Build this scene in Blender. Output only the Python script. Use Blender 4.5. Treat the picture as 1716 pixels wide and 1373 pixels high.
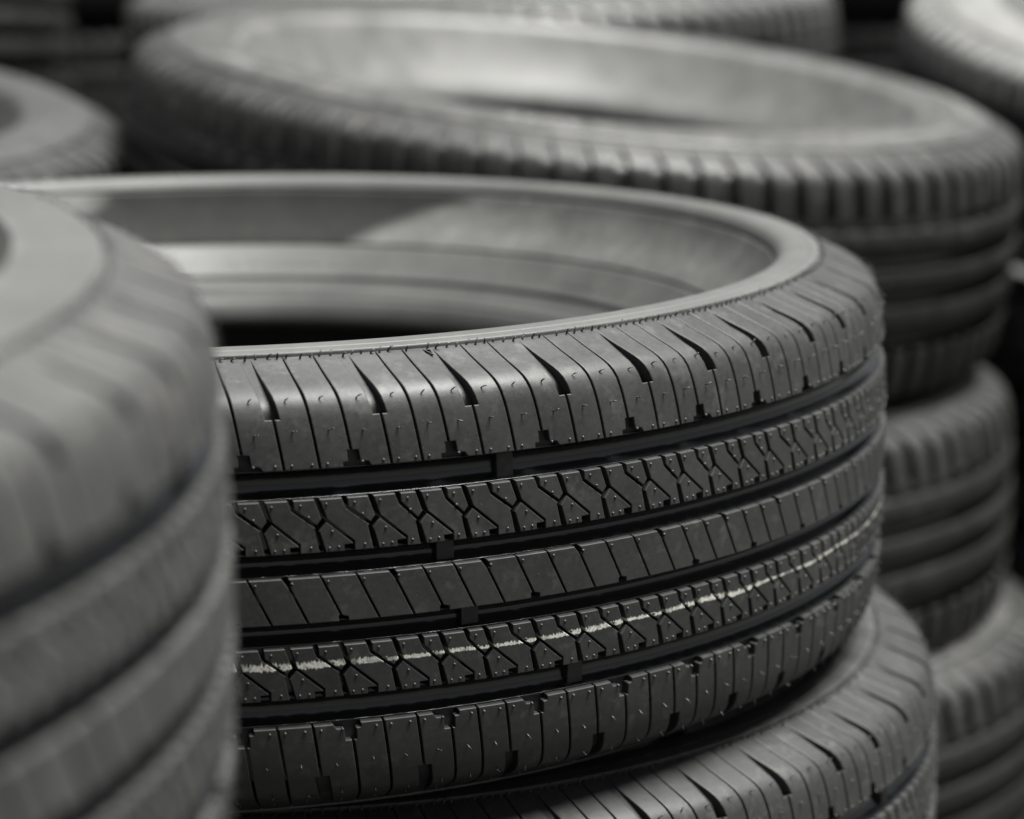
import bpy, bmesh, math, random
from mathutils import Matrix, Vector

rad = math.radians
random.seed(7)
for o in list(bpy.data.objects):
    bpy.data.objects.remove(o)
SC = bpy.context.scene
COL = SC.collection

# ------------------------------------------------------------------ camera
cam_d = bpy.data.cameras.new('camera')
cam = bpy.data.objects.new('camera', cam_d)
COL.objects.link(cam)
cam.matrix_world = Matrix((
    (0.99995752, 0.00921749, 0.0, 0.14858141),
    (-0.00183061, 0.19859384, -0.98008017, -1.22935025),
    (-0.00903388, 0.98003853, 0.19860228, 0.2372458),
    (0, 0, 0, 1)))
cam_d.sensor_width = 36.0
cam_d.lens = 36.0 * 4500 / 1716
cam_d.clip_start = 0.02
cam_d.clip_end = 500
cam_d.dof.use_dof = True
cam_d.dof.focus_distance = 0.985
cam_d.dof.aperture_fstop = 6.8
cam_d.dof.aperture_blades = 0
SC.camera = cam

# ------------------------------------------------------------------ sky, sun, exposure
SUN_EL, SUN_AZ = 73.0, 92.0          # azimuth clockwise from +Y (away from the camera)
world = bpy.data.worlds.new('World')
SC.world = world
world.use_nodes = True
wn, wl = world.node_tree.nodes, world.node_tree.links
wn.clear()
sky = wn.new('ShaderNodeTexSky')
sky.sky_type = 'NISHITA'
sky.sun_disc = False
sky.sun_elevation = rad(SUN_EL)
sky.sun_rotation = rad(SUN_AZ)
sky.air_density = 1.0
sky.dust_density = 1.0
sky.ozone_density = 1.0
hsv = wn.new('ShaderNodeHueSaturation')
hsv.inputs['Saturation'].default_value = 0.16
bg = wn.new('ShaderNodeBackground')
bg.inputs['Strength'].default_value = 0.035
wo = wn.new('ShaderNodeOutputWorld')
wl.new(sky.outputs[0], hsv.inputs['Color'])
# overcast cloud cover: the standard overcast law, zenith three times as bright as the horizon
tc = wn.new('ShaderNodeTexCoord')
sx = wn.new('ShaderNodeSeparateXYZ')
wl.new(tc.outputs['Generated'], sx.inputs[0])
law = wn.new('ShaderNodeMapRange')
law.inputs['From Min'].default_value = 0.0
law.inputs['From Max'].default_value = 1.0
law.inputs['To Min'].default_value = 1.0 / 3.0
law.inputs['To Max'].default_value = 1.0
wl.new(sx.outputs['Z'], law.inputs['Value'])
mul = wn.new('ShaderNodeMix')
mul.data_type = 'RGBA'
mul.blend_type = 'MULTIPLY'
mul.inputs[0].default_value = 1.0
wl.new(hsv.outputs[0], mul.inputs[6])
wl.new(law.outputs[0], mul.inputs[7])
wl.new(mul.outputs[2], bg.inputs['Color'])
wl.new(bg.outputs[0], wo.inputs['Surface'])

sun_d = bpy.data.lights.new('sun', 'SUN')
sun_d.energy = 5.0
sun_d.angle = rad(30)
sun_d.color = (1.0, 0.995, 0.955)
sun = bpy.data.objects.new('sun', sun_d)
COL.objects.link(sun)
sdir = Vector((math.sin(rad(SUN_AZ)) * math.cos(rad(SUN_EL)), math.cos(rad(SUN_AZ)) * math.cos(rad(SUN_EL)), math.sin(rad(SUN_EL))))
sun.rotation_euler = sdir.to_track_quat('Z', 'Y').to_euler()

vs = SC.view_settings
vs.view_transform = 'Standard'
vs.look = 'None'
vs.exposure = 1.5
vs.gamma = 1.0
vs.use_curve_mapping = False
SC.cycles.max_bounces = 5
SC.cycles.diffuse_bounces = 3
SC.cycles.glossy_bounces = 3

# ------------------------------------------------------------------ materials
def new_mat(name):
    m = bpy.data.materials.new(name)
    m.use_nodes = True
    n, l = m.node_tree.nodes, m.node_tree.links
    return m, n, l, n['Principled BSDF']

def math_node(n, l, op, a, b=None, c=None, clamp=False):
    k = n.new('ShaderNodeMath')
    k.operation = op
    k.use_clamp = clamp
    for i, v in enumerate((a, b, c)):
        if v is None:
            continue
        if isinstance(v, (int, float)):
            k.inputs[i].default_value = v
        else:
            l.new(v, k.inputs[i])
    return k.outputs[0]

def noise(n, l, vec, scale, detail=4, rough=0.55):
    t = n.new('ShaderNodeTexNoise')
    t.inputs['Scale'].default_value = scale
    t.inputs['Detail'].default_value = detail
    t.inputs['Roughness'].default_value = rough
    if vec is not None:
        l.new(vec, t.inputs['Vector'])
    return t.outputs['Fac']

def ramp(n, l, fac, p0, c0, p1, c1):
    r = n.new('ShaderNodeValToRGB')
    r.color_ramp.elements[0].position = p0
    r.color_ramp.elements[0].color = (*c0, 1)
    r.color_ramp.elements[1].position = p1
    r.color_ramp.elements[1].color = (*c1, 1)
    l.new(fac, r.inputs['Fac'])
    return r.outputs['Color']

def maprange(n, l, v, a, b, c, d):
    k = n.new('ShaderNodeMapRange')
    k.clamp = True
    l.new(v, k.inputs['Value'])
    for i, x in zip(('From Min', 'From Max', 'To Min', 'To Max'), (a, b, c, d)):
        k.inputs[i].default_value = x
    return k.outputs[0]

def mixcol(n, l, fac, a, b):
    k = n.new('ShaderNodeMix')
    k.data_type = 'RGBA'
    if isinstance(fac, (int, float)):
        k.inputs[0].default_value = fac
    else:
        l.new(fac, k.inputs[0])
    for i, v in ((6, a), (7, b)):
        if isinstance(v, tuple):
            k.inputs[i].default_value = (*v, 1)
        else:
            l.new(v, k.inputs[i])
    return k.outputs[2]

def rubber(name, dark, light, r0, r1, bump=0.15, spec=0.5, stripe=None, dust=0.0, serrate=False):
    m, n, l, p = new_mat(name)
    geo = n.new('ShaderNodeNewGeometry')
    pos = geo.outputs['Position']
    big = noise(n, l, pos, 38, 2, 0.6)
    fine = noise(n, l, pos, 420, 2, 0.6)
    grit = noise(n, l, pos, 2600, 0, 0.5)
    mixv = math_node(n, l, 'MULTIPLY_ADD', fine, 0.45, math_node(n, l, 'MULTIPLY', big, 0.55))
    col = ramp(n, l, mixv, 0.35, dark, 0.68, light)
    if dust > 0:                                   # loose pale dust lying in specks and smears
        d1 = maprange(n, l, noise(n, l, pos, 95, 3, 0.7), 0.56, 0.74, 0.0, dust)
        sp = maprange(n, l, noise(n, l, pos, 1500, 0, 0.4), 0.80, 0.84, 0.0, dust * 1.3)
        dd = math_node(n, l, 'MAXIMUM', d1, sp)
        col = mixcol(n, l, dd, col, (0.17, 0.165, 0.155))
    smear = noise(n, l, pos, 11, 2, 0.6)
    rough = maprange(n, l, math_node(n, l, 'MULTIPLY_ADD', smear, 0.6, math_node(n, l, 'MULTIPLY', mixv, 0.4)), 0.36, 0.64, r0, r1)
    if stripe is not None:
        uv = n.new('ShaderNodeUVMap')
        uv.uv_map = 'uv'
        sep = n.new('ShaderNodeSeparateXYZ')
        l.new(uv.outputs[0], sep.inputs[0])
        mp = n.new('ShaderNodeMapping')
        mp.inputs['Scale'].default_value = (1, 1, 0.12)      # drags the brush along the tread
        l.new(pos, mp.inputs['Vector'])
        hair = noise(n, l, mp.outputs[0], 1500, 3, 0.6)
        wave = noise(n, l, pos, 26, 2, 0.5)
        sp3 = n.new('ShaderNodeSeparateXYZ')
        l.new(pos, sp3.inputs[0])
        run = maprange(n, l, sp3.outputs['X'], 0.02, 0.26, 1.0, 0.5)     # the brush ran dry along the line
        thick = math_node(n, l, 'MULTIPLY', maprange(n, l, noise(n, l, pos, 17, 1, 0.5), 0.38, 0.62, 0.0008, 0.0018), run)
        centre = math_node(n, l, 'MULTIPLY_ADD', math_node(n, l, 'SUBTRACT', wave, 0.5), 0.004, stripe)
        d = math_node(n, l, 'SUBTRACT', sep.outputs['Y'], centre)
        up = math_node(n, l, 'DIVIDE', d, math_node(n, l, 'MULTIPLY', thick, 1.35))
        dn = math_node(n, l, 'DIVIDE', math_node(n, l, 'MULTIPLY', d, -1.0), math_node(n, l, 'MULTIPLY', thick, 0.7))
        e = math_node(n, l, 'MAXIMUM', up, dn)
        e2 = math_node(n, l, 'MULTIPLY_ADD', math_node(n, l, 'SUBTRACT', hair, 0.5), 3.4, e)
        cov = maprange(n, l, e2, 0.7, 1.1, 1.0, 0.0)
        wear = math_node(n, l, 'MULTIPLY', maprange(n, l, noise(n, l, pos, 900, 3, 0.6), 0.32, 0.52, 0.35, 0.95), maprange(n, l, noise(n, l, pos, 140, 2, 0.5), 0.34, 0.46, 0.4, 1.0))
        cov = math_node(n, l, 'MULTIPLY', cov, wear)
        col = mixcol(n, l, cov, col, (0.62, 0.61, 0.55))
        rough = math_node(n, l, 'MAXIMUM', rough, math_node(n, l, 'MULTIPLY', cov, 0.75))
    hgt = math_node(n, l, 'MULTIPLY_ADD', grit, 0.5, math_node(n, l, 'MULTIPLY', fine, 0.9))
    if serrate:                                    # finely ribbed field with a swept end, darker and duller in colour
        uv = n.new('ShaderNodeUVMap')
        uv.uv_map = 'uv'
        sep = n.new('ShaderNodeSeparateXYZ')
        l.new(uv.outputs[0], sep.inputs[0])
        U, S = sep.outputs['X'], sep.outputs['Y']
        # U counts degrees / 360 round the tyre, S is metres along the section
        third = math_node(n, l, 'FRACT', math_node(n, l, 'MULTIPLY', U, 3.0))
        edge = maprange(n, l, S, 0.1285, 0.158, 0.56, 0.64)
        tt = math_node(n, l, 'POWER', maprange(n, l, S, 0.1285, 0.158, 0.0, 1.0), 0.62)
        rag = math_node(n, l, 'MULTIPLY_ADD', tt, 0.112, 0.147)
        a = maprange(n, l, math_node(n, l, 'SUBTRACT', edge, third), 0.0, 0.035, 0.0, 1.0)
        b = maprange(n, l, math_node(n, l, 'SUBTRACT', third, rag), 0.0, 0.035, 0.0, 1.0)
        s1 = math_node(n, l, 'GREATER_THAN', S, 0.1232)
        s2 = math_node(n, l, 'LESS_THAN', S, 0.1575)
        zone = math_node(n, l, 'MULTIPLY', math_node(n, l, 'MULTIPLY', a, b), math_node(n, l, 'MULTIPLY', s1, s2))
        # crest band in its own tone, then darker colour down towards the bead
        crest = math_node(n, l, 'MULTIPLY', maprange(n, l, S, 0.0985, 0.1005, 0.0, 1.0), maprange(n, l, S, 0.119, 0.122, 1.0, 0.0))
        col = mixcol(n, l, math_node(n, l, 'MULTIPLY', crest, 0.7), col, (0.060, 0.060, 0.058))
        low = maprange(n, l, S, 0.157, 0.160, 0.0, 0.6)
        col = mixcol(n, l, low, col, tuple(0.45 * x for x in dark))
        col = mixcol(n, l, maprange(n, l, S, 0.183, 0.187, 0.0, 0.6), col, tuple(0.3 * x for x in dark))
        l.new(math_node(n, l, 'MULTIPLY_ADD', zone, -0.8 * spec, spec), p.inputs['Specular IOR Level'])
        wv = math_node(n, l, 'SINE', math_node(n, l, 'MULTIPLY', U, 2 * math.pi * 1100))
        ribs = math_node(n, l, 'MULTIPLY', wv, zone)
        hgt = math_node(n, l, 'MULTIPLY_ADD', ribs, 1.6, hgt)
        rough = math_node(n, l, 'MAXIMUM', rough, math_node(n, l, 'MULTIPLY', zone, 0.85))
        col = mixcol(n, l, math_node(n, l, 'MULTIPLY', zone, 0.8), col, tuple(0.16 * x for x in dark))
    bp = n.new('ShaderNodeBump')
    bp.inputs['Strength'].default_value = bump
    bp.inputs['Distance'].default_value = 0.0004
    l.new(hgt, bp.inputs['Height'])
    l.new(col, p.inputs['Base Color'])
    l.new(rough, p.inputs['Roughness'])
    l.new(bp.outputs[0], p.inputs['Normal'])
    if not serrate:
        p.inputs['Specular IOR Level'].default_value = spec
    return m

M_TREAD = rubber('tread_rubber', (0.021, 0.0212, 0.0216), (0.036, 0.036, 0.036), 0.42, 0.60, 0.14, 0.32, dust=0.2)
M_STRIPE = rubber('tread_rubber_with_paint_line', (0.021, 0.0212, 0.0216), (0.036, 0.036, 0.036), 0.42, 0.60, 0.14, 0.32, dust=0.2, stripe=-0.0241)
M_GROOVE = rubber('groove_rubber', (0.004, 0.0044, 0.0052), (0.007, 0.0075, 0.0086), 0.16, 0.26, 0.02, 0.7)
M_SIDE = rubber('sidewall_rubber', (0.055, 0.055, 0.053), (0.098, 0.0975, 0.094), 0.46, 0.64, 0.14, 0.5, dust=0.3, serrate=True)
M_SIDE_B = rubber('pale_sidewall_rubber', (0.07, 0.07, 0.068), (0.13, 0.1295, 0.126), 0.40, 0.60, 0.10, 0.5, dust=0.3)
M_SIDE_OLD = rubber('grey_sidewall_rubber', (0.028, 0.028, 0.027), (0.080, 0.0795, 0.077), 0.30, 0.52, 0.2, 0.45, dust=0.6)
M_OLD = rubber('dusty_rubber', (0.016, 0.016, 0.0157), (0.032, 0.0318, 0.031), 0.42, 0.6, 0.2, 0.32, dust=0.4)
M_DUSTY = rubber('pale_dusty_tread_rubber', (0.035, 0.035, 0.0345), (0.058, 0.0575, 0.056), 0.42, 0.6, 0.16, 0.45, dust=0.35)
M_RIB = rubber('dark_rib_rubber', (0.006, 0.006, 0.0058), (0.012, 0.0118, 0.0113), 0.5, 0.66, 0.2, 0.22, dust=0.2)
M_SIDE_DARK = rubber('dark_sidewall_rubber', (0.026, 0.026, 0.0255), (0.048, 0.048, 0.047), 0.42, 0.6, 0.14, 0.42, dust=0.25)
M_PALE = rubber('pale_dusty_rubber', (0.10, 0.10, 0.097), (0.17, 0.169, 0.164), 0.5, 0.7, 0.2, 0.45, dust=0.4)
M_GAP_SHADE = rubber('gap_shade_rubber', (0.010, 0.010, 0.010), (0.018, 0.018, 0.017), 0.6, 0.75, 0.1, 0.3)  # deep shade of the gaps between stacks, put into the base colour
M_HAIR = rubber('vent_hair_rubber', (0.025, 0.025, 0.025), (0.04, 0.04, 0.04), 0.40, 0.5, 0.0)

def ground_mat():
    m, n, l, p = new_mat('concrete_yard')
    geo = n.new('ShaderNodeNewGeometry')
    f = noise(n, l, geo.outputs['Position'], 6, 8, 0.65)
    col = ramp(n, l, f, 0.35, (0.020, 0.020, 0.019), 0.7, (0.050, 0.049, 0.046))
    l.new(col, p.inputs['Base Color'])
    p.inputs['Roughness'].default_value = 0.85
    bp = n.new('ShaderNodeBump')
    bp.inputs['Strength'].default_value = 0.4
    bp.inputs['Distance'].default_value = 0.003
    l.new(noise(n, l, geo.outputs['Position'], 120, 6, 0.6), bp.inputs['Height'])
    l.new(bp.outputs[0], p.inputs['Normal'])
    return m
M_GROUND = ground_mat()

# ------------------------------------------------------------------ ground
GROUND_Z = -0.4535
bm = bmesh.new()
bmesh.ops.create_grid(bm, x_segments=40, y_segments=40, size=120)
me = bpy.data.meshes.new('ground')
bm.to_mesh(me)
bm.free()
me.materials.append(M_GROUND)
g = bpy.data.objects.new('ground', me)
g.location = (0, 0, GROUND_Z)
g['kind'] = 'structure'
COL.objects.link(g)

# ------------------------------------------------------------------ tyre section (mm, radius / height above mid-plane)
SECT = [(320, 0), (319.95, 10), (319.7, 20), (319.3, 30), (318.8, 40), (318.1, 50), (317.3, 58), (316.1, 64.5), (314.5, 69.0),
        (311.7, 72.4), (307.5, 74.9), (302, 77.3), (296, 80), (290.5, 82.6), (285, 84.3), (280, 85.0), (276, 84.9),
        (272.5, 83.7), (270.3, 81), (268.6, 77), (264.5, 69.5), (258, 61), (250, 53.5), (241, 45), (233, 37.5), (228, 33.6),
        (224, 30.6), (219.5, 28.8), (215, 27.8), (210.5, 25.2), (207, 20.8), (205, 15.8), (205, 13), (206.5, 11.6), (210, 13),
        (214, 20), (222, 25), (232, 31), (245, 43), (258, 55), (270, 67), (281, 73), (293, 72), (301, 66), (305.5, 55), (307.5, 30), (308, 0)]

def catmull(pts, k):
    out = []
    n = len(pts)
    for i in range(n - 1):
        p0 = pts[i - 1] if i else (pts[1][0], -pts[1][1])
        p1, p2 = pts[i], pts[i + 1]
        p3 = pts[i + 2] if i + 2 < n else p2
        for j in range(k):
            t = j / k
            out.append(tuple(0.5 * (2 * b + (c - a) * t + (2 * a - 5 * b + 4 * c - d) * t * t + (3 * b - a - 3 * c + d) * t ** 3)
                             for a, b, c, d in zip(p0, p1, p2, p3)))
    out.append(pts[-1])
    return out

SECT_B = SECT[:14] + [(285, 84.6), (276, 86.2), (264, 87.0), (252, 86.8), (245, 85.6), (240.5, 82.5), (237, 77), (231, 67), (223, 55), (215, 44.5),
        (209, 37), (205.5, 31), (204, 26.5), (206, 23.5), (210, 25)] + [(214, 29), (222, 34), (232, 41), (245, 51), (258, 62), (270, 72), (281, 75)] + SECT[42:]
SECT_F = SECT[:14] + [(285, 84.5), (276, 85.9), (267, 86.3), (259, 85.7), (255, 83.5), (252, 79), (249, 71), (246, 62), (242.5, 53)] + SECT[23:]

PROF, SLEN = [], []
def use_section(pts):
    """make this the section that section() and place() read"""
    PROF[:] = catmull(pts, 12)
    SLEN[:] = [0.0]
    for a, b in zip(PROF, PROF[1:]):
        SLEN.append(SLEN[-1] + math.hypot(b[0] - a[0], b[1] - a[1]))
use_section(SECT)

def section(s, h):
    """point (radius, height) in mm at arc length s from the mid-plane, h along the outward normal"""
    sg = 1 if s >= 0 else -1
    s = min(abs(s), SLEN[-1] - 1e-3)
    lo, hi = 0, len(SLEN) - 1
    while hi - lo > 1:
        mid = (lo + hi) // 2
        if SLEN[mid] <= s:
            lo = mid
        else:
            hi = mid
    t = (s - SLEN[lo]) / (SLEN[hi] - SLEN[lo])
    r = PROF[lo][0] + t * (PROF[hi][0] - PROF[lo][0])
    z = PROF[lo][1] + t * (PROF[hi][1] - PROF[lo][1])
    a, b = PROF[max(lo - 2, 0)], PROF[min(hi + 2, len(PROF) - 1)]
    dr, dz = b[0] - a[0], b[1] - a[1]
    if lo < 3:
        dr = 0.0
    q = math.hypot(dr, dz)
    zz = z - h * dr / q
    if sg < 0 and z > 50:                 # the side a tyre lies on is pressed a little fuller
        zz += 4.0 * min(1.0, (z - 50) / 30.0)
    return r + h * dz / q, sg * zz

def place(theta, s, h):
    """theta in degrees from the near side, s and h in mm -> metres in the tyre's own frame"""
    r, z = section(s, h)
    t = rad(theta)
    return (r * 0.001 * math.sin(t), -r * 0.001 * math.cos(t), z * 0.001)

def revolve(name, pts, segs, mat, closed=False, sval=None):
    """pts: list of (s, h); a ring mesh with uv (turns, metres along the section)"""
    n = len(pts)
    rz = [section(s, h) for s, h in pts]
    verts, faces, uvs = [], [], []
    for i in range(segs):
        t = 2 * math.pi * i / segs
        sn, cs = math.sin(t), math.cos(t)
        for r, z in rz:
            verts.append((r * 0.001 * sn, -r * 0.001 * cs, z * 0.001))
    m = n if closed else n - 1
    for i in range(segs):
        j = (i + 1) % segs
        for k in range(m):
            q = (k + 1) % n
            faces.append((i * n + k, j * n + k, j * n + q, i * n + q))
            uvs += [(i / segs, pts[k][0] * .001), ((i + 1) / segs, pts[k][0] * .001), ((i + 1) / segs, pts[q][0] * .001), (i / segs, pts[q][0] * .001)]
    me = bpy.data.meshes.new(name)
    me.from_pydata(verts, [], faces)
    uvl = me.uv_layers.new(name='uv')
    uvl.data.foreach_set('uv', [c for p in uvs for c in p])
    me.polygons.foreach_set('use_smooth', [True] * len(faces))
    me.materials.append(mat)
    me.update()
    return me

# ------------------------------------------------------------------ tread pieces, drawn flat (degrees, mm) and wrapped on the section
DEG = math.radians(1) * 319.0      # mm of tread per degree

NORMALS = {}                       # mesh name -> corner normals

def inset_poly(poly, d):
    """poly in mm, counter-clockwise; moves every side inwards by d, with the points of sharp corners held back"""
    n = len(poly)
    out = []
    for i in range(n):
        a, b, c = Vector(poly[i - 1]), Vector(poly[i]), Vector(poly[(i + 1) % n])
        e1, e2 = (b - a).normalized(), (c - b).normalized()
        n1, n2 = Vector((-e1.y, e1.x)), Vector((-e2.y, e2.x))
        m = n1 + n2
        if m.length < 1e-6:
            m = n1
        m.normalize()
        k = min(1.0 / max(m.dot(n1), 0.2), 2.2)
        out.append(b + m * (d * k))
    return out

def flat_block(poly, cuts, depth=7.0, bevel=0.45, edges=(), draft=0.0, floors=(), sink=0.0):
    """poly: [(deg, s)]; cuts: s lines that let it bend; edges: s values whose walls lean outwards; floors: [[(deg, s, h)...]] quads"""
    pm = [(d * DEG, s) for d, s in poly]
    area = sum(pm[i - 1][0] * pm[i][1] - pm[i][0] * pm[i - 1][1] for i in range(len(pm)))
    if area < 0:
        pm = pm[::-1]
    # extra points where the cuts cross long sides, so that walls bend with the top
    ring = []
    for i in range(len(pm)):
        a, b = pm[i], pm[(i + 1) % len(pm)]
        ring.append(a)
        ts = sorted((c - a[1]) / (b[1] - a[1]) for c in cuts if abs(b[1] - a[1]) > .3 and 0.02 < (c - a[1]) / (b[1] - a[1]) < 0.98)
        ring += [(a[0] + t * (b[0] - a[0]), a[1] + t * (b[1] - a[1])) for t in ts]
    ins = inset_poly(ring, bevel)
    n = len(ring)
    smin, smax = min(p[1] for p in ring), max(p[1] for p in ring)
    bm = bmesh.new()
    top = [bm.verts.new((p[0], p[1], 0)) for p in ins]
    mid = [bm.verts.new((p[0], p[1], -bevel * 0.9)) for p in ring]
    low = []
    for p in ring:
        y = p[1]
        for e in edges:
            if abs(y - e) < 0.02:
                y += (1 if abs(e - smax) < abs(e - smin) else -1) * draft
        low.append(bm.verts.new((p[0], y, -depth)))
    bm.faces.new(top)
    for c in cuts:
        bmesh.ops.bisect_plane(bm, geom=bm.verts[:] + bm.edges[:] + bm.faces[:], dist=0.02, plane_co=(0, c, 0), plane_no=(0, 1, 0))
    for i in range(n):
        j = (i + 1) % n
        bm.faces.new((mid[i], mid[j], top[j], top[i]))
        bm.faces.new((low[i], low[j], mid[j], mid[i]))
    for quad in floors:
        f = bm.faces.new([bm.verts.new((d * DEG, s, h)) for d, s, h in quad])
        f.normal_update()
        if f.normal.z < 0:
            f.normal_flip()
    bmesh.ops.triangulate(bm, faces=[f for f in bm.faces if len(f.verts) > 4])
    uvl = bm.loops.layers.uv.new('uv')
    bm.normal_update()
    # corner normals in flat space: tops keep the section's own normal, the rounded rim runs from it into the wall
    flatn = []
    for fc in bm.faces:
        zs = [v.co.z for v in fc.verts]
        if min(zs) > -1e-4:
            kind = 0
        elif min(zs) > -bevel and max(zs) > -1e-4:
            kind = 1
        elif fc.normal.z > 0.6:
            kind = 0
        else:
            kind = 2
        for lp in fc.loops:
            lp[uvl].uv = (lp.vert.co.x * 0.001, lp.vert.co.y * 0.001)
            if kind == 0 or (kind == 1 and lp.vert.co.z > -1e-4):
                flatn.append(None)
            elif kind == 1:
                w = Vector((fc.normal.x, fc.normal.y, 0))
                w = (w.normalized() * 0.85 + Vector((0, 0, .5))).normalized() if w.length > 1e-6 else fc.normal.copy()
                flatn.append(w)
            else:
                flatn.append(fc.normal.copy())
    frames = []
    k = 0
    for fc in bm.faces:
        for lp in fc.loops:
            th, s = lp.vert.co.x / DEG, lp.vert.co.y
            a, b = section(s, 0), section(s, 1)
            nr, nz = b[0] - a[0], b[1] - a[1]
            t = rad(th)
            et = Vector((math.cos(t), math.sin(t), 0))
            er = Vector((math.sin(t), -math.cos(t), 0))
            nn = (er * nr + Vector((0, 0, nz))).normalized()
            es = nn.cross(et)
            fn = flatn[k]
            k += 1
            frames.append(nn if fn is None else (et * fn.x + es * fn.y + nn * fn.z).normalized())
    for v in bm.verts:
        v.co = place(v.co.x / DEG, v.co.y, v.co.z - sink)
    for fc in bm.faces:
        fc.smooth = True
    return bm, frames

def to_mesh(bmn, name, mat):
    bm, nrm = bmn
    me = bpy.data.meshes.new(name)
    bm.to_mesh(me)
    bm.free()
    me.materials.append(mat)
    me.normals_split_custom_set([tuple(x) for x in nrm])
    NORMALS[me.name] = [tuple(x) for x in nrm]
    return me

SH0, SHEND = 47.2, 98.0
def lean(s):
    return -0.030 * (s - SH0)
def gap(s):
    return 0.082 if s < 74 else 0.082 - 0.045 * (s - 74) / 24

def shoulder_polys(P):
    """three blocks of one pitch, from slot to slot; [(poly, floors)]"""
    b = [0.0, 0.33 * P, 0.645 * P, P]
    rows = [47.2, 53.2, 58, 62, 65.4, 69, 72, 75, 78, 82, 86, 90, 94, SHEND]
    def slot_half(s):
        return 0.47 if s < 72 else 0.47 - 0.13 * (s - 72) / 26
    def slot_mid(s):
        return lean(s) - 0.010 * max(0, s - 60)
    def left(s, k):              # the left side of block k
        if k == 0 and s >= 65.4:
            return slot_mid(s) + slot_half(s)
        return b[k] + lean(s) + gap(s)
    def right(s, k):
        if k == 2 and s >= 65.4:
            return P + slot_mid(s) - slot_half(s)
        return b[k + 1] + lean(s) - gap(s)
    out = []
    for k in range(3):
        L, R = [], []
        for s in rows:
            L.append((left(s, k), s))
            R.append((right(s, k), s))
        if k == 0:               # square end of the slot
            i = rows.index(65.4)
            L.insert(i, (lean(65.4) + gap(65.4), 65.38))
        if k == 2:
            i = rows.index(65.4)
            R.insert(i, (P + lean(65.4) - gap(65.4), 65.38))
        if k == 1:               # stepped pocket at the groove
            c = b[2]
            R = [(c - .70, 47.2), (c - .70, 49.0), (c - .40, 49.2), (c - .42, 53.2)] + [(right(53.25, 1), 53.25)] + R[2:]
        if k == 2:
            c = b[2]
            L = [(c + 1.15, 47.2), (c + .92, 48.9), (c + .42, 49.2), (c + .30, 53.2)] + [(left(53.25, 2), 53.25)] + L[2:]
        poly = L + R[::-1]
        fl = []
        if k == 2:
            c = b[2]
            fl.append([(c - .8, 46.6, -4.2), (c + 1.3, 46.6, -4.2), (c + .9, 49.3, -3.6), (c - .5, 49.3, -3.6)])
            fl.append([(c - .5, 49.3, -3.6), (c + .5, 49.3, -3.6), (c + .4, 53.5, -3.0), (c - .5, 53.5, -3.0)])
        if k == 0:
            sr = [65.0, 67, 69, 71, 73, 75, 78, 82, 86, 90, 94, 97.6]
            for s0, s1 in zip(sr, sr[1:]):
                def hh(s):
                    t = (s - 65) / 32.6
                    return -5.6 * (1 - t) ** 1.25 - 0.12
                fl.append([(slot_mid(s0) - .6, s0, hh(s0)), (slot_mid(s0) + .6, s0, hh(s0)), (slot_mid(s1) + .6, s1, hh(s1)), (slot_mid(s1) - .6, s1, hh(s1))])
        out.append((poly, fl))
    return out

def rib_polys(H):
    """three pieces between two Y-shaped cuts a distance H apart, s from 17.2 to 36.4"""
    U = [(2.0, 36.4), (2.03, 33.3), (H - .03, 27.0), (H + .28, 29.2), (H - .17, 36.4)]
    Mm = [(.20, 36.4), (1.62, 36.4), (1.88, 32.5), (H - .12, 26.15), (H - .21, 25.5), (H + .10, 17.2), (2.38, 17.2), (2.38, 20.6), (.70, 28.75), (.63, 29.1)]
    L = [(.58, 28.2), (2.28, 20.0), (2.28, 19.6), (1.72, 19.5), (1.72, 17.2), (.52, 17.2), (.12, 24.9)]
    return [U, Mm, L]

def centre_polys(P):
    out = []
    b = [0, P / 3, 2 * P / 3, P]
    def ln(s):
        return -0.0865 * (s - 8.4)
    for k in range(3):
        a0, a1 = b[k], b[k + 1]
        gp = .075
        L = [(a0 + ln(-8.4) + gp, -8.4), (a0 + ln(8.4) + gp, 8.4)]
        R = [(a1 + ln(-8.4) - gp, -8.4), (a1 + ln(8.4) - gp, 8.4)]
        if k == 0:
            L = [L[0], (a0 + ln(5.6) + gp, 5.6), (a0 + ln(6.0) + .24, 6.0), (a0 + ln(8.4) + .26, 8.4)]
        if k == 2:
            R = [R[0], (a1 + ln(5.4) - gp, 5.4), (a1 + ln(8.4) - .20, 8.4)]
        if k == 0:
            R = [(a1 + ln(-8.4) - .36, -8.4), (a1 + ln(-8.4) - .36, -6.6), (a1 + ln(-6.0) - gp, -6.0), R[1]]
        if k == 1:
            L = [(a0 + ln(-8.4) + .28, -8.4), (a0 + ln(-8.4) + .28, -6.8), (a0 + ln(-6.2) + gp, -6.2), L[1]]
        out.append(L + R[::-1])
    return out

PL, PS = 7.0, 171.0 / 27
SEQ = 'LSLLSSLSSLLSLSLSSLLLSSLSLLSSLSLLSLSSLSLLSSLSLSLLSSLSSL'
nl, ns = SEQ.count('L'), SEQ.count('S')
assert len(SEQ) == 54
if nl != 27:                       # keep exactly 27 long and 27 short pitches
    SEQ = list(SEQ)
    for i in range(53, -1, -1):
        if nl > 27 and SEQ[i] == 'L':
            SEQ[i] = 'S'; nl -= 1
        elif nl < 27 and SEQ[i] == 'S':
            SEQ[i] = 'L'; nl += 1
STARTS = []
acc = 0.0
for c in SEQ:
    STARTS.append(acc)
    acc += PL if c == 'L' else PS

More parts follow.
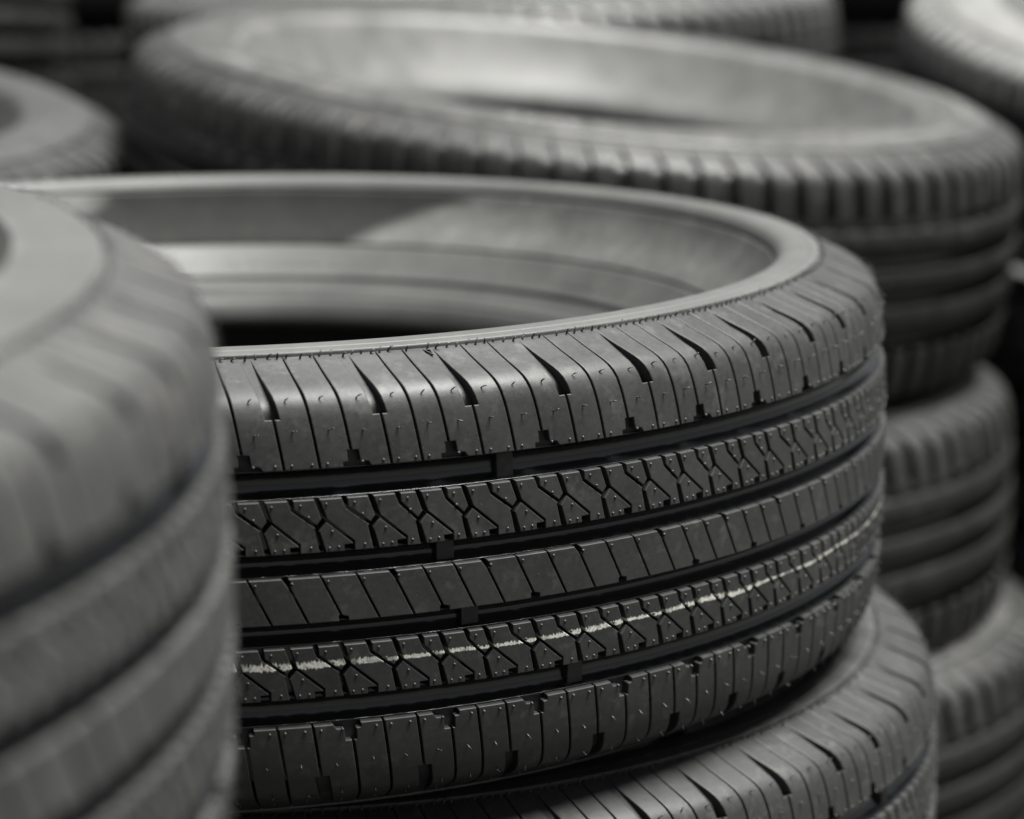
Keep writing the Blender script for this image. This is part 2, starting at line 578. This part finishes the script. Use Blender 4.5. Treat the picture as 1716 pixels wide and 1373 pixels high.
SH_CUTS = [53.2, 58, 62, 65.4, 69, 72, 75, 78, 82, 86, 90, 94]
PIECES = {}                        # pitch letter -> list of (part name, mesh, phase)
def make_pieces():
    for c, P in (('L', PL), ('S', PS)):
        lst = []
        for poly, fl in shoulder_polys(P):
            bmk = flat_block(poly, SH_CUTS, 6.6, 0.40, (47.2,), 0.7, fl)
            lst.append(('shoulder_block', to_mesh(bmk, 'shoulder_block', M_TREAD), 0.0, 'up'))
        for poly, fl in shoulder_polys(P):
            rp = [(P - d, -s) for d, s in poly]
            rf = [[(P - d, -s, h) for d, s, h in q] for q in fl]
            bmk = flat_block(rp, [-x for x in SH_CUTS], 6.6, 0.40, (-47.2,), 0.7, rf)
            lst.append(('shoulder_block', to_mesh(bmk, 'shoulder_block', M_TREAD), 1.42, 'down'))
        H = P / 2
        for q in (0, 1):
            for poly in rib_polys(H):
                bmk = flat_block([(d + q * H, s) for d, s in poly], [27], 6.6, 0.34, (36.4, 17.2), 0.7)
                lst.append(('rib_block', to_mesh(bmk, 'rib_block', M_TREAD), -1.5, 'rib2'))
        for q in (0, 1):
            for poly in rib_polys(H):
                bmk = flat_block([(d + q * H, s - 53.7) for d, s in poly], [-27], 6.6, 0.34, (-17.3, -36.5), 0.7)
                lst.append(('rib_block', to_mesh(bmk, 'rib_block', M_STRIPE), -0.13, 'rib4'))
        for poly in centre_polys(P):
            bmk = flat_block(poly, [0], 6.6, 0.34, (-8.4, 8.4), 0.7)
            lst.append(('centre_block', to_mesh(bmk, 'centre_block', M_TREAD), -0.2, 'rib3'))
        PIECES[c] = lst
make_pieces()
PLAIN = {}
for lst in PIECES.values():
    for _, me, _p, kd in lst:
        if kd == 'rib4':
            q = me.copy()
            q.materials.clear()
            q.materials.append(M_TREAD)
            PLAIN[me.name] = q
            NORMALS[q.name] = NORMALS[me.name]

def join_copies(items, name):
    """items: [(mesh, angle in degrees)] -> one mesh"""
    verts, faces, uvs, mats, nrm, mlist = [], [], [], [], [], []
    cache = {}
    nv = 0
    for me, ang in items:
        if me.name not in cache:
            cache[me.name] = ([tuple(v.co) for v in me.vertices], [tuple(p.vertices) for p in me.polygons],
                              [tuple(d.uv) for d in me.uv_layers['uv'].data], NORMALS[me.name])
        V, F, UV, NN = cache[me.name]
        mt = me.materials[0]
        if mt not in mlist:
            mlist.append(mt)
        mi = mlist.index(mt)
        c, s = math.cos(rad(ang)), math.sin(rad(ang))
        verts += [(x * c - y * s, x * s + y * c, z) for x, y, z in V]
        nrm += [(x * c - y * s, x * s + y * c, z) for x, y, z in NN]
        faces += [tuple(i + nv for i in f) for f in F]
        uvs += UV
        mats += [mi] * len(F)
        nv += len(V)
    me = bpy.data.meshes.new(name)
    me.from_pydata(verts, [], faces)
    u = me.uv_layers.new(name='uv')
    u.data.foreach_set('uv', [x for p in uvs for x in p])
    for mt in mlist:
        me.materials.append(mt)
    me.polygons.foreach_set('material_index', mats)
    me.polygons.foreach_set('use_smooth', [True] * len(faces))
    me.update()
    me.normals_split_custom_set(nrm)
    return me

# ------------------------------------------------------------------ casing, tread base, hairs (shared by every tyre of the kind)
def dip(s, c, w, d):
    x = abs(s - c) / w
    return -d * max(0.0, 1 - x * x) if x < 1 else 0.0

def casing_h(s):
    a = abs(s)
    h = 0.0
    if a < 98.6:                            # step up from the shoulder to the crest
        h -= 1.2
    elif a < 99.3:
        h += -1.2 + 2.0 * (a - 98.6) / 0.7
    elif a < 107:
        h += 0.8 * (107 - a) / 7.7
    h += dip(a, 122.3, 0.9, 0.9)            # line inside the crest
    h += dip(a, 104.0, 0.7, 0.5)
    h += dip(a, 158.5, 1.2, 1.1)
    h += dip(a, 183.5, 2.4, 1.9)
    h += dip(a, 202.5, 1.4, 0.8)
    return h

def frange(a, b, st):
    n = max(1, int(round((b - a) / st)))
    return [a + (b - a) * i / n for i in range(n + 1)]

sl = [97.4, 98.0, 98.58, 98.8, 99.05, 99.3, 99.6] + frange(100.2, 105.2, 0.5) + frange(106.2, 121, 1.5) + frange(121.3, 123.4, 0.42) + frange(124.5, 157, 2.2) + \
     frange(157.3, 159.7, 0.5) + frange(161, 180, 2.2) + frange(180.6, 186.4, 0.6) + frange(188, 200, 2) + frange(200.8, 204.4, 0.6) + frange(206, 236, 2.2) + frange(240, SLEN[-1], 6.5)
half = [(s, casing_h(s)) for s in sl]
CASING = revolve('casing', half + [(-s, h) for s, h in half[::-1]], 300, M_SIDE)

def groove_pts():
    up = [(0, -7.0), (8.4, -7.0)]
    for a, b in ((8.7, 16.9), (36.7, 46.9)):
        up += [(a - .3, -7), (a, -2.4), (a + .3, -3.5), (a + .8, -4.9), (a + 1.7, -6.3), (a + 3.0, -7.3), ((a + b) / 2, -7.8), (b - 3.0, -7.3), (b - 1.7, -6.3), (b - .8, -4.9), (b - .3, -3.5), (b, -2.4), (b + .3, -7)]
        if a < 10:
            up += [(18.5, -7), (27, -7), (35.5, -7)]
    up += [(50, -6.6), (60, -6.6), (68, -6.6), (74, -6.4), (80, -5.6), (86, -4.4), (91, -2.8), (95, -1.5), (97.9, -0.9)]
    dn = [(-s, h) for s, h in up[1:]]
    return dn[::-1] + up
use_section(SECT_F)
sf = sl[:12] + frange(106.2, 235, 2.0) + frange(240, SLEN[-1], 6.5)
half_f = [(q, casing_h(q) if q < 110 else dip(q, 150, 1.2, 1.0)) for q in sf]
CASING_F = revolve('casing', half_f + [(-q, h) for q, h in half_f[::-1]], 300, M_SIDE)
use_section(SECT)
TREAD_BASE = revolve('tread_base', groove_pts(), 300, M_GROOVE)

def hair_mesh(thetas, name):
    """vent hairs and nubs; thetas: pitch start angles with their letters"""
    V, F = [], []
    rng = random.Random(3)
    def tube(pts, r):
        base = len(V)
        for i, p in enumerate(pts):
            d = Vector(pts[min(i + 1, len(pts) - 1)]) - Vector(pts[max(i - 1, 0)])
            d.normalize()
            a = d.orthogonal().normalized()
            b = d.cross(a)
            rr = r * (1.0 - 0.35 * i / (len(pts) - 1))
            for k in range(5):
                t = 2 * math.pi * k / 5
                V.append(tuple(Vector(p) + a * (rr * math.cos(t)) + b * (rr * math.sin(t))))
        for i in range(len(pts) - 1):
            for k in range(5):
                q = (k + 1) % 5
                F.append((base + i * 5 + k, base + i * 5 + q, base + (i + 1) * 5 + q, base + (i + 1) * 5 + k))
        F.append(tuple(base + (len(pts) - 1) * 5 + k for k in range(5)))
    def hair(th, s, ln, bth, bs, r=0.00030):
        pts = []
        for i in range(5):
            t = i / 4
            pts.append(place(th + bth * t * t, s + bs * t * t, -0.2 + ln * t * (1 - 0.25 * t)))
        tube(pts, r)
    def nub(th, s, hgt=0.5, r=0.00062):
        pts = [place(th, s, x) for x in (-0.2, hgt * .6, hgt)]
        tube(pts, r)
    for th, c in thetas:
        P = PL if c == 'L' else PS
        b = [0, .33 * P, .645 * P, P]
        for k in range(3):
            w = b[k + 1] - b[k]
            for s, fr in ((72.0, .42), (60.5, .42)):
                j = rng.uniform(-.1, .1)
                hair(th + b[k] + fr * w + lean(s) + j + .1, s + rng.uniform(-.5, .5), rng.uniform(2.0, 3.4), rng.uniform(.05, .3), rng.uniform(-.5, .8), .00034)
                sj = -s
                hair(th + 1.42 + P - (b[k] + .5 * w + lean(s)) + j, sj + rng.uniform(-.6, .6), rng.uniform(2.0, 3.4), rng.uniform(-.1, .2), rng.uniform(-1.4, .4), .00034)
            hair(th + 1.42 + P - (b[k] + .5 * w + lean(82)), -82, rng.uniform(1.2, 2.2), rng.uniform(-.1, .2), rng.uniform(-1.0, .4))
            for fr in (.14, .50, .84):
                if rng.random() < 0.93:
                    hair(th + b[k] + fr * w + lean(97) + rng.uniform(-.12, .12), 97.0 + rng.uniform(-.5, .3), rng.uniform(1.8, 3.6), rng.uniform(-.05, .35), rng.uniform(-.6, 1.4), 0.00042)
            for fr in (.22, .78):
                if k != 1 or fr < .5:
                    nub(th + b[k] + fr * w, 48.9)
                    nub(th + 1.42 + P - b[k] - fr * w, -48.9, 0.9)
        H = P / 2
        for q in (0, 1):
            for off, ds in ((-1.5, 0), (-0.13, -53.7)):
                for d, s in ((.62, 34.6), (2.45, 34.5), (H - .55, 30.2), (.95, 24.6), (1.35, 18.9), (H - .45, 19.2), (.75, 18.7)):
                    nub(th + off + q * H + d, s + ds)
        for k in range(3):
            nub(th - .2 + (k + .2) * P / 3, 6.6)
    me = bpy.data.meshes.new(name)
    me.from_pydata(V, [], F)
    me.polygons.foreach_set('use_smooth', [True] * len(F))
    me.materials.append(M_HAIR)
    me.update()
    return me
HAIRS = hair_mesh(list(zip(STARTS, SEQ)), 'vent_hairs')

def wear_bar_mesh(s0, s1):
    return to_mesh(flat_block([(-.62, s0), (.62, s0), (.62, s1), (-.62, s1)], [], 3.0, 0.35, sink=4.9), 'wear_bar', M_TREAD)
BARS = [(wear_bar_mesh(36.9, 46.7), 27.7), (wear_bar_mesh(8.9, 16.7), 23.2), (wear_bar_mesh(-16.7, -8.9), 24.9), (wear_bar_mesh(-46.7, -36.9), 33.1)]

# ------------------------------------------------------------------ building a tyre
OVERRIDE = {}                      # material -> the material worn instead by the tyre being built
def link(name, data, parent, ang=0.0, kind=None):
    o = bpy.data.objects.new(name, data)
    o.parent = parent
    o.rotation_euler = (0, 0, rad(ang))
    if kind:
        o['kind'] = kind
    COL.objects.link(o)
    for sl_ in o.material_slots:
        if sl_.material in OVERRIDE:
            other = OVERRIDE[sl_.material]
            sl_.link = 'OBJECT'
            sl_.material = other
    return o

def root(loc, tilt, spin, label, group, scale=(1, 1, 1)):
    e = bpy.data.objects.new('tyre', None)
    e.empty_display_size = 0.05
    a = Vector((tilt[0], tilt[1], 1)).normalized()
    u = Vector((0, 1, 0)).cross(a).normalized()
    w = a.cross(u)
    R = Matrix((u, w, a)).transposed()
    e.matrix_world = Matrix.Translation(loc) @ R.to_4x4() @ Matrix.Rotation(rad(spin), 4, 'Z') @ Matrix.Diagonal((*scale, 1))
    e['label'] = label
    e['category'] = 'tyre'
    e['group'] = group
    COL.objects.link(e)
    return e

ALL_JOINED = None
def joined_all():
    global ALL_JOINED
    if ALL_JOINED is None:
        ALL_JOINED = join_copies([(me, st + ph) for st, c in zip(STARTS, SEQ) for me, ph in ((PLAIN.get(m.name, m), p) for _, m, p, _k in PIECES[c])], 'tread_blocks')
    return ALL_JOINED

def tyre_a(loc, tilt, spin, label, group, single=None, kinds=None, scale=(1, 1, 1), hairs=True, stripe=False, casing=None):
    """the five-rib car tyre; single: (from, to) degrees in the tyre's own frame where every block is an object"""
    e = root(loc, tilt, spin, label, group, scale)
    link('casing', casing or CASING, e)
    link('tread_base', TREAD_BASE, e)
    if single is None:
        link('tread_blocks', joined_all(), e, 0, 'stuff')
    else:
        rest = []
        for st, c in zip(STARTS, SEQ):
            for nm, me, ph, kd in PIECES[c]:
                if not stripe:
                    me = PLAIN.get(me.name, me)
                mid = (st + ph + 3 - single[0]) % 360
                if mid <= (single[1] - single[0]) and (kinds is None or kd in kinds):
                    link(nm, me, e, st + ph)
                else:
                    rest.append((me, st + ph))
        link('tread_blocks', join_copies(rest, 'tread_blocks'), e, 0, 'stuff')
    if hairs:
        link('vent_hairs', HAIRS, e, 0, 'stuff')
    for me, th in BARS:
        for k in range(6):
            link('wear_bar', me, e, th - MAIN_SPIN + 60 * k)
    return e

# ------------------------------------------------------------------ the second kind: block-shouldered tyre
NB = 88
PB = 360.0 / NB
def block_b(sg):
    P = PB
    rows = [44, 52, 60, 66, 70, 73, 76, 80, 85, 90, 96]
    def gw(s):
        return 1.05 if s < 73 else 1.05 - 0.8 * (s - 73) / 23
    poly = [(gw(s) - .02 * (s - 44), s) for s in rows] + [(P - gw(s) * .5 - .02 * (s - 44), s) for s in rows[::-1]]
    fl = []
    sr = [44, 60, 66, 70, 73, 76, 80, 85, 90, 95.5]
    def hh(s):
        return -6.2 if s < 66 else -6.2 * (1 - (s - 66) / 29.5) - .15
    for s0, s1 in zip(sr, sr[1:]):
        fl.append([(-.7 - .02 * (s0 - 44), s0, hh(s0)), (1.2 - .02 * (s0 - 44), s0, hh(s0)), (1.2 - .02 * (s1 - 44), s1, hh(s1)), (-.7 - .02 * (s1 - 44), s1, hh(s1))])
    if sg < 0:
        poly = [(P - d, -s) for d, s in poly]
        fl = [[(P - d, -s, h) for d, s, h in q] for q in fl]
    return to_mesh(flat_block(poly, [sg * r for r in rows[1:-1]], 6.6, 0.6, (sg * 44,), .6, fl), 'shoulder_block', M_OLD)
BLOCK_B_UP, BLOCK_B_DN = block_b(1), block_b(-1)

def rib_b(s0, s1, name='tread_rib'):
    mid = (s0 + s1) / 2
    pts = [(s0 - 1.2, -7.5), (s0 - .6, -3), (s0, -.8), (s0 + .8, 0), (mid, 0), (s1 - .8, 0), (s1, -.8), (s1 + .6, -3), (s1 + 1.2, -7.5)]
    return revolve(name, pts, 240, M_RIB)
RIBS_B = [rib_b(18, 36), rib_b(-7, 10), rib_b(-36, -14)]
use_section(SECT_B)
sb = frange(97.4, 102, 0.7) + frange(103.2, 150, 2.0) + frange(152, 240, 3.0) + frange(244, SLEN[-1], 7)
half_b = [(q, dip(q, 99.2, 1.1, 1.0) + dip(q, 122, 1.2, .8) + dip(q, 141, 1.2, .8)) for q in sb]
CASING_B = revolve('casing', half_b + [(-q, h) for q, h in half_b[::-1]], 240, M_SIDE_B)
CASING_B.materials.append(M_SIDE_OLD)
for f in CASING_B.polygons:                 # the broad flat field outside the inner lip is darker rubber
    x, y, _z = f.center
    if math.hypot(x, y) > 0.2445 and abs(_z) > 0.07:
        f.material_index = 1
use_section(SECT)
BASE_B = revolve('tread_base', [(-97.9, -.9), (-91, -3), (-80, -6.4), (-60, -7.2), (-30, -7.2), (0, -7.2), (30, -7.2), (60, -7.2), (80, -6.4), (91, -3), (97.9, -.9)], 240, M_GROOVE)
B_UP_ALL = join_copies([(BLOCK_B_UP, i * PB) for i in range(NB)], 'shoulder_blocks')
B_DN_ALL = join_copies([(BLOCK_B_DN, i * PB) for i in range(NB)], 'shoulder_blocks')

def tyre_b(loc, tilt, spin, label, group, single=None, scale=(1, 1, 1)):
    e = root(loc, tilt, spin, label, group, scale)
    link('casing', CASING_B, e)
    link('tread_base', BASE_B, e)
    for r in RIBS_B:
        link('tread_rib', r, e)
    if single is None:
        link('shoulder_blocks', B_UP_ALL, e, 0, 'stuff')
    else:
        rest = []
        for i in range(NB):
            if (i * PB - single[0]) % 360 <= single[1] - single[0]:
                link('shoulder_block', BLOCK_B_UP, e, i * PB)
            else:
                rest.append((BLOCK_B_UP, i * PB))
        link('shoulder_blocks', join_copies(rest, 'shoulder_blocks'), e, 0, 'stuff')
    link('shoulder_blocks', B_DN_ALL, e, 0, 'stuff')
    return e

def under(x, y, top, label, group, n, r=1.0, kind='a', spin=0.0):
    """hidden tyres that carry a stack down to the ground"""
    h = (top - GROUND_Z) / n
    for k in range(n):
        z = GROUND_Z + h * (k + .5)
        f = tyre_b
        f((x, y, z), (0, 0), spin + 31 * k, label[k] if isinstance(label, (list, tuple)) else label, group, scale=(r, r, h / 0.1702))

# ------------------------------------------------------------------ the yard of stacks
MAIN_SPIN = 12.43
G_MAIN, G_BACK, G_FRONT = 'tyres of the sharp front stack', 'tyres of the blurred stack behind', 'tyres of the foreground stack on the left'
MAIN = tyre_a((0, 0, -.0174), (0, 0), MAIN_SPIN, 'new black tyre in sharp focus with a cream paint line round its tread', G_MAIN, single=(-12, 83), stripe=True)
OVERRIDE = {M_SIDE: M_SIDE_DARK}
tyre_a((.0286, .0119, -.1918), (.012, .0017), 47.2 - 7.0 * 0 - 0.3, 'black tyre directly beneath the sharply focused tyre with the paint line', G_MAIN, single=(-40, 55), kinds=('up', 'rib2'))
OVERRIDE = {}
def relief_bars(start, count, seed, low=166.0, high=174.0, grow=1.0, mat=None):
    """a run of low raised strokes on the sidewall, worn beyond reading"""
    rng = random.Random(seed)
    out, th = [], start
    for k in range(count):
        w = grow * rng.choice((.35, .5, .9, 1.1))
        s0, s1 = low + rng.uniform(-.3, .3), high + rng.uniform(-.3, .3)
        out.append((to_mesh(flat_block([(th, s0), (th + w, s0), (th + w, s1), (th, s1)], [], 0.8, 0.2, sink=-0.45), 'raised_strokes', mat or M_SIDE), 0.0))
        th += w + grow * rng.choice((.45, .6, .6, 1.4))
    return join_copies(out, 'raised_strokes')
for st_, ct, sd in ((166, 11, 1), (186, 9, 2), (120, 8, 3)):
    link('raised_strokes', relief_bars(st_, ct, sd), MAIN, -MAIN_SPIN, 'stuff')
def bar_poly(a, b, w):
    ax, ay, bx_, by = a[0] * DEG, a[1], b[0] * DEG, b[1]
    d = Vector((bx_ - ax, by - ay)).normalized()
    nx, ny = -d.y * w, d.x * w
    return [((ax + nx) / DEG, ay + ny), ((ax - nx) / DEG, ay - ny), ((bx_ - nx) / DEG, by - ny), ((bx_ + nx) / DEG, by + ny)]
tri = [(-.30, 96.2), (.20, 96.0), (.22, 92.9)]
tri_parts = [(to_mesh(flat_block(bar_poly(tri[i], tri[(i + 1) % 3], .17), [], 0.6, 0.06, sink=-0.35), 'wear_mark', M_TREAD), 0.0) for i in range(3)]
link('wear_mark', join_copies(tri_parts, 'wear_mark'), MAIN, 23.83 - MAIN_SPIN)
under(.01, .0, -.2808, 'bottom tyre of the sharp front stack resting on the ground', G_MAIN, 1)

BACK = tyre_b((.1902, .6944, .0107), (.1133, -.0585), 0, 'tilted blurred tyre lying on top of the stack behind the sharp one', G_BACK, single=(-95, 100))
use_section(SECT_B)
for st_, ct, sd in ((-62, 12, 5), (-14, 9, 6), (38, 14, 7), (80, 9, 8), (150, 12, 9)):
    link('raised_strokes', relief_bars(st_, ct, sd, 110.0, 122.0, 1.6, M_SIDE_B), BACK, 0, 'stuff')
use_section(SECT)
tyre_b((.1877, .68, -.1983), (.0081, .0065), 2, 'blurred tyre second from the top of the stack behind, right of the sharp tyre', G_BACK, single=(50, 110))
tyre_b((.2174, .67, -.3643), (.0, .0), 1, 'blurred bottom tyre of the stack behind, at the lower right edge', G_BACK, single=(50, 110))

OVERRIDE = {M_TREAD: M_DUSTY}
tyre_a((-.2226, -.5996, .0608), (-.005, -.037), 71.0, 'large out of focus grey tyre in the left foreground', G_FRONT, single=(-5, 50), kinds=('up', 'rib2', 'rib3'), scale=(.943, .943, .943), casing=CASING_F)
OVERRIDE = {}
under(-.2226, -.5996, -.0215, ['lowest tyre under the left foreground tyre', 'middle tyre under the left foreground tyre', 'tyre just under the left foreground tyre'], G_FRONT, 3, .84)

OVERRIDE = {M_OLD: M_DUSTY}
tyre_b((.1226, 1.36, .0379), (0, 0), 0, 'far blurred tyre along the top edge behind the tilted tyre', 'tyres of the far stacks', scale=(1.063,) * 3)
OVERRIDE = {}
under(.1226, 1.36, .0379 - .0922, ['lowest tyre of the far stack behind the tilted tyre', 'second tyre of the far stack behind the tilted tyre'], 'tyres of the far stacks', 2)
OVERRIDE = {M_OLD: M_PALE, M_SIDE_OLD: M_PALE}
tyre_b((.7902, .99, .0356), (.0212, -.1831), 0, 'pale blurred tyre in the upper right corner', 'tyres of the far stacks')
OVERRIDE = {}
under(.7902, .99, .0356 - .125, ['lowest tyre of the stack in the upper right corner', 'middle tyre of the stack in the upper right corner'], 'tyres of the far stacks', 2)
tyre_b((-.5852, 1.32, .0819), (-.0346, .0874), 0, 'dark blurred tyre in the upper left corner', 'tyres of the far stacks')
under(-.5852, 1.32, .0819 - .0935, ['lowest tyre of the stack in the upper left corner', 'middle tyre of the stack in the upper left corner'], 'tyres of the far stacks', 2)
OVERRIDE = {M_SIDE_OLD: M_SIDE_DARK, M_SIDE_B: M_SIDE_DARK}
tyre_b((-.4372, .62, .007), (.0976, -.0716), 0, 'blurred grey tyre at the left edge below the upper left corner', 'tyres of the left stack', single=(10, 110))
OVERRIDE = {}
under(-.4372, .62, .007 - .115, ['lowest tyre of the stack at the left edge', 'middle tyre of the stack at the left edge'], 'tyres of the left stack', 2)
OVERRIDE = {M_OLD: M_GAP_SHADE, M_RIB: M_GAP_SHADE, M_SIDE_B: M_OLD, M_SIDE_OLD: M_OLD}  # rearmost stacks added to block the sky; gap shade is in their colour
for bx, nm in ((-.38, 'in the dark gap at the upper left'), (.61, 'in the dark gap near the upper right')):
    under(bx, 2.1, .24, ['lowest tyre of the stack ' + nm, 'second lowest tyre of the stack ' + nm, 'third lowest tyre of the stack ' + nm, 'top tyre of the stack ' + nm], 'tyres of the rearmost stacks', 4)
OVERRIDE = {}
